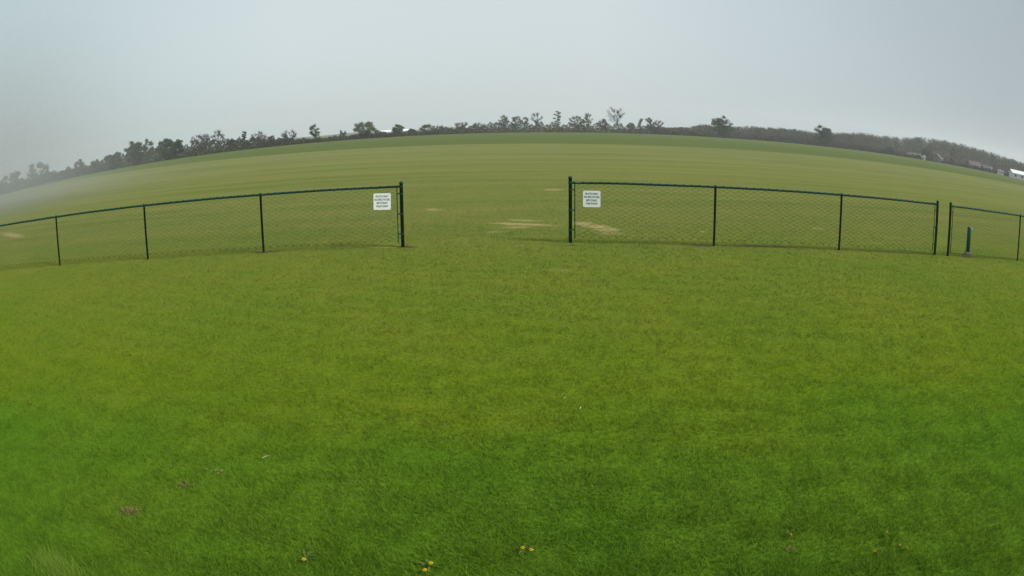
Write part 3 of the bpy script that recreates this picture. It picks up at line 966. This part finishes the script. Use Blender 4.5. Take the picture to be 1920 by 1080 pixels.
for i, (px, top, w, st, lm, ln, lab) in enumerate(T):
    bk = M_barkgrey if st == 'bare' else M_bark
    D = None
    if px in (1357, 1546): D = edge_dist(azel(px, edge_y(px))[0]) - 6
    tree(lab, px, top, w, st, lm, 100 + i, ln, bark=bk, dist=D)

# undergrowth that runs the whole length of the field edge
def hedgerow():
    rng = np.random.default_rng(77)
    prof_x = [-40, 60, 150, 230, 320, 400, 450, 520, 570, 620, 680, 740, 800, 850, 900, 950, 1010, 1060, 1130, 1180, 1240, 1310, 1335, 1380, 1420, 1500, 1560, 1640, 1700, 1760, 1830, 1960]
    prof_h = [20, 18, 16, 21, 26, 24, 19, 14, 8, 7, 9, 8, 7, 12, 15, 17, 16, 14, 17, 15, 13, 11, 6, 6, 9, 11, 9, 8, 6, 5, 5, 5]
    px = np.repeat(np.linspace(-60, 1960, 1500), 52)
    px = px + rng.uniform(-1.5, 1.5, len(px))
    bx = np.interp(px, prof_x, prof_h)
    lump = 0.86 + 0.16 * np.sin(px * 0.17 + 2 * np.sin(px * 0.043)) + 0.10 * np.sin(px * 0.57 + 3 * np.sin(px * 0.031))
    uh = rng.uniform(0, 1, len(px)) ** 1.15
    azs = np.interp(px, np.arange(-60, 1961, 20), [azel(x, edge_y(min(max(x, 0), 1919)))[0] for x in range(-60, 1961, 20)])
    D0 = np.array([edge_dist(a) for a in np.linspace(-1.1, 1.1, 200)])
    D = np.interp(azs, np.linspace(-1.1, 1.1, 200), D0) + 2.5 + rng.uniform(0, 4.5, len(px))
    # pixel height -> metres with the lens scale there
    sc = np.interp(px, np.arange(0, 1921, 60), [azel(x, edge_y(x) - 10)[1] - azel(x, edge_y(x))[1] for x in range(0, 1921, 60)]) / 10
    z = uh * 1.2 * bx * lump * sc * D + 0.05
    Cc = np.stack([D * np.sin(azs), D * np.cos(azs), z], 1)
    V = leaf_quads(rng, Cc, 0.25)
    patch = 0.5 + 0.5 * np.sin(px * 0.017 + 3 * np.sin(px * 0.0083))
    tint = np.clip(0.35 * patch + 0.45 * rng.uniform(0, 1, len(px)) + 0.25 * uh - 0.15, 0, 1)
    o = link_np('hedgerow', V, 4, M_hedge, None, tint)
    tag(o, kind='stuff')
M_hedge = leaf_mat('hedge_twigs', (0.026, 0.026, 0.019), (0.076, 0.074, 0.044), 0.15, 0.2)
hedgerow()

# ------------------------------------------------------------------ wooded hill at right
CREST = [(1235, 238), (1260, 239), (1290, 238), (1322, 231), (1340, 238), (1400, 235), (1440, 238), (1480, 240), (1520, 246), (1570, 248), (1600, 247), (1650, 253), (1690, 256), (1740, 257), (1780, 263), (1810, 271), (1850, 282), (1880, 291), (1920, 305), (1990, 330)]
_ca = [azel(*p)[0] for p in CREST]; _ce = [azel(*p)[1] for p in CREST]
TREE_H = 9.0
R0, R1 = 310.0, 560.0
def hill_z(az, r):
    e = float(np.interp(az, _ca, _ce))
    crest = max(1.5, CAM_H + R1 * math.tan(e) - TREE_H * 0.95)
    t = min(max((r - R0) / (R1 - R0), 0), 1)
    return max(0.0, crest) * (t * t * (3 - 2 * t)) - 0.05
hv, hf = [], []
NA, NR = 60, 14
for i in range(NA + 1):
    az = _ca[0] - 0.06 + (_ca[-1] + 0.14 - _ca[0]) * i / NA
    for j in range(NR + 1):
        r = R0 - 10 + (R1 + 90 - R0) * j / NR
        z = hill_z(az, r) if r <= R1 else hill_z(az, R1) * (1 - 0.4 * (r - R1) / 100)
        hv.append((r * math.sin(az), r * math.cos(az), z))
for i in range(NA):
    for j in range(NR):
        a = i * (NR + 1) + j
        hf.append((a, a + 1, a + NR + 2, a + NR + 1))
tag(link('wooded_hill', hv, hf, M_hill, None, True), kind='structure')

def woodland():
    rng = np.random.default_rng(31)
    LV, TT, LG = [], [], []
    tb = MB()
    n = 900
    for k in range(n):
        az = rng.uniform(_ca[0] - 0.01, _ca[-1] + 0.08)
        r = R0 + (R1 + 10 - R0) * (rng.uniform(0, 1) ** 0.9)
        z0 = hill_z(az, min(r, R1))
        room = CAM_H + r * math.tan(float(np.interp(az, _ca, _ce))) - z0
        h = max(2.6, min(TREE_H * 1.15, room)) * rng.uniform(0.80, 1.04)
        w = rng.uniform(2.4, 4.6) * min(1.0, 0.45 + h / 14)
        c = np.array([r * math.sin(az), r * math.cos(az), z0])
        nl = 170
        off = rand_unit(rng, nl) * (rng.uniform(0.1, 1, nl) ** 0.4)[:, None]
        off[:, :2] *= w; off[:, 2] = h * 0.52 + off[:, 2] * h * 0.48
        lump = 1 + 0.16 * np.sin(off[:, 0] * 2.3 + k) * np.cos(off[:, 1] * 2.1 + k * 2)
        off[:, :2] *= lump[:, None]
        P = c + off
        LV.append(leaf_quads(rng, P, 0.36))
        hue = rng.uniform(0, 1)
        TT.append(np.clip(0.75 * hue + rng.uniform(0, 0.25, nl), 0, 1))
        tb.tube([tuple(c + np.array([0, 0, -0.3])), tuple(c + np.array([rng.normal(0, .3), 0, h * 0.6]))], [0.2, 0.08], 4, False)
        for q in range(5):
            a = rng.uniform(0, 6.28)
            tb.tube([tuple(c + np.array([0, 0, h * rng.uniform(0.25, 0.5)])), tuple(c + np.array([w * 0.8 * math.cos(a), w * 0.8 * math.sin(a), h * rng.uniform(0.65, 1.0)]))], [0.09, 0.03], 3, False)
    m = 16000                                            # brush under the trees
    az = rng.uniform(_ca[0] - 0.01, _ca[-1] + 0.08, m); r = R0 + (R1 - R0) * rng.uniform(0, 0.9, m) ** 1.5
    zz = np.array([hill_z(a, q) for a, q in zip(az, r)]) + rng.uniform(0, 2.4, m)
    LV.append(leaf_quads(rng, np.stack([r * np.sin(az), r * np.cos(az), zz], 1), 0.55)); TT.append(rng.uniform(0, 0.7, m))
    V = np.concatenate(LV).reshape(-1, 4, 3)
    root = empty('woodland', (0, 0, 0)); tag(root, kind='stuff')
    link_np('crowns', V, 4, M_wood, root, np.concatenate(TT))
    tb.build('trunks', M_barkgrey, root)
def wood_mat():
    m = leaf_mat('wood_crowns', (0.020, 0.017, 0.012), (0.074, 0.070, 0.032), 0.12, 0.8)
    return m
M_wood = wood_mat()
woodland()

# far ridge behind the left half of the field
rv, rf = [], []
RID = [(430, 262), (500, 262), (560, 259), (600, 255), (645, 250), (690, 246), (740, 245), (790, 243), (830, 237), (850, 238), (890, 244), (950, 246), (1050, 247)]
for i, (px, py) in enumerate(RID):
    az, el = azel(px, py)
    for r, k in ((1050, 0.0), (1150, 0.55), (1250, 1.0), (1400, 0.6)):
        rv.append((r * math.sin(az), r * math.cos(az), -0.5 + (CAM_H + 1250 * math.tan(el) + 0.5) * k))
for i in range(len(RID) - 1):
    for j in range(3):
        a = i * 4 + j
        rf.append((a, a + 1, a + 5, a + 4))
tag(link('distant_ridge', rv, rf, M_hill, None, True), kind='structure')

# ------------------------------------------------------------------ houses at the far side
def house(name, label, cat, px, py, w, d, h, rh, turn, wall_m, roof_m, dist, wins, doors=0, z=0.0):
    if cat != 'barn':
        dist += 14
    az, el = azel(px, py)
    root = empty(name, (dist * math.sin(az), dist * math.cos(az), z), -az + turn)
    tag(root, label, cat, 'buildings beyond the field')
    b = MB()
    b.box(-w / 2, -d / 2, -0.2, w / 2, d / 2, h)
    b.tri((-w / 2, -d / 2, h), (-w / 2, 0, h + rh), (-w / 2, d / 2, h)); b.tri((w / 2, -d / 2, h), (w / 2, d / 2, h), (w / 2, 0, h + rh))
    b.build('wall', wall_m, root)
    b = MB(); o = 0.35; t = 0.16
    for s in (-1, 1):
        e = (s * (d / 2 + o), h - rh * o / (d / 2))
        p = [(-w / 2 - o, e[0], e[1]), (w / 2 + o, e[0], e[1]), (w / 2 + o, 0, h + rh), (-w / 2 - o, 0, h + rh)]
        lo = [(x, y, zz + 0.03) for x, y, zz in p]; hi = [(x, y, zz + 0.03 + t) for x, y, zz in p]
        n = len(b.v); b.v += lo + hi
        b.f += [(n, n + 1, n + 2, n + 3), (n + 4, n + 5, n + 6, n + 7), (n, n + 1, n + 5, n + 4), (n + 1, n + 2, n + 6, n + 5), (n + 2, n + 3, n + 7, n + 6), (n + 3, n, n + 4, n + 7)]
    b.build('roof', roof_m, root)
    for (wx, wz, ww, wh) in wins:
        b = MB(); b.box(wx - ww / 2, -d / 2 - 0.05, wz, wx + ww / 2, -d / 2 - 0.003, wz + wh)
        f = b.build('window', M_dark, root)
        b = MB(); g = 0.1
        for yy in (-d / 2 - 0.08, -d / 2 - 0.004):
            for e in (g, 0.0):
                b.v += [(wx - ww / 2 - e, yy, wz - e), (wx + ww / 2 + e, yy, wz - e), (wx + ww / 2 + e, yy, wz + wh + e), (wx - ww / 2 - e, yy, wz + wh + e)]
        for k in range(4):
            j = (k + 1) % 4
            b.f += [(k, j, 4 + j, 4 + k), (8 + k, 12 + k, 12 + j, 8 + j), (k, 8 + k, 8 + j, j), (4 + k, 4 + j, 12 + j, 12 + k)]
        b.build('frame', M_white, f)
    for dx in ([doors] if doors else []):
        b = MB(); b.box(dx - 0.5, -d / 2 - 0.06, 0, dx + 0.5, -d / 2 - 0.003, 2.1)
        b.build('door', M_white, root)
    return root
W2 = [(-1.4, 0.8, 0.8, 0.9), (0.9, 0.8, 0.8, 0.9)]
house('house', 'low house with a long pale grey roof at the foot of the wooded hill', 'house', 1714, 296, 6.5, 5, 1.3, 0.9, 0.1, M_tan, M_shingle, 276, W2, 2.4)
house('shed', 'small grey shed left of the steep roofed grey house', 'shed', 1731, 298, 1.8, 1.8, 1.0, 0.5, 0.3, M_siding, M_siding, 262, [], 0.4)
house('house', 'small grey house with a steep roof beside the dark evergreen', 'house', 1758, 303, 4.0, 4.5, 1.7, 1.7, 1.2, M_siding, M_shingle, 270, W2[:1], 1.0)
house('house', 'grey brown house with a broad gable under the wooded hill', 'house', 1826, 316, 6.5, 5, 1.6, 1.5, 0.5, M_tan, M_redroof, 266, W2, 2.4)
house('house', 'dark roofed house with white window surrounds right of the broad gable', 'house', 1851, 322, 5.0, 4, 1.4, 1.0, 0.2, M_siding, M_shingle, 262, W2, 2.0)
house('shed', 'small white outbuilding left of the long white barn', 'shed', 1876, 328, 3.0, 2.4, 1.2, 0.5, 0.2, M_white, M_siding, 254, [(0.6, 0.5, 0.5, 0.4)], -0.6)
house('barn', 'long white barn with a pale metal roof at the right edge', 'barn', 1911, 336, 9, 6, 1.9, 1.1, 0.35, M_white, M_metalroof, 250, [(-3, 0.7, 1.0, 0.8), (0.5, 0.7, 1.0, 0.8)], 3.3)
house('house', 'far low building with a white roof beside the small upright green tree', 'house', 757, 256, 7, 5, 1.6, 0.8, 0.0, M_siding, M_metalroof, 330, W2, 2.6)
house('house', 'far low building with a white roof between the olive tree and the upright one', 'house', 724, 258, 4.5, 4, 1.5, 0.8, 0.1, M_siding, M_metalroof, 340, W2, 1.8)

# ------------------------------------------------------------------ the hazy air and an added veil at left imitating a lens smear
def haze(density):
    m, N = new_mat('hazy_air')
    out = N.n('ShaderNodeOutputMaterial')
    v = N.n('ShaderNodeVolumePrincipled')
    v.inputs['Color'].default_value = (0.93, 0.96, 1.0, 1)
    v.inputs['Density'].default_value = density
    v.inputs['Anisotropy'].default_value = 0.2
    N.t.links.new(v.outputs[0], out.inputs['Volume'])
    b = MB(); b.box(-1600, -80, -1.2, 1600, 1600, 60)
    o = b.build('haze', m); tag(o, kind='stuff')
haze(0.0005)

def smear_veil(px, dist, rt, rr, rz, density):
    """added volume imitating a smear on the lens, thickest in its middle"""
    m, N = new_mat('smear_veil')
    out = N.n('ShaderNodeOutputMaterial')
    v = N.n('ShaderNodeVolumePrincipled')
    v.inputs['Color'].default_value = (0.62, 0.64, 0.66, 1)
    v.inputs['Anisotropy'].default_value = 0.2
    p = N.n('ShaderNodeTexCoord').outputs['Object']
    f = N.rng(N.vm('LENGTH', p), 0.0, 1.0, 1.0, 0.0, smooth=True); f = N.m('POWER', f, 1.6)
    N._in(v.inputs['Density'], N.m('MULTIPLY', f, density))
    N.t.links.new(v.outputs[0], out.inputs['Volume'])
    az, _ = azel(px, edge_y(px))
    b = MB()
    b.lathe(0, 0, [(math.sin(math.pi * k / 16), -math.cos(math.pi * k / 16)) for k in range(1, 16)], 32)
    o = b.build('smear_veil', m, None, True)
    o.location = (dist * math.sin(az), dist * math.cos(az), 3.0)
    o.rotation_euler = (0, 0, -az)
    o.scale = (rt, rr, rz)
    tag(o, kind='stuff')
smear_veil(-30, 62, 27, 46, 24, 0.034)
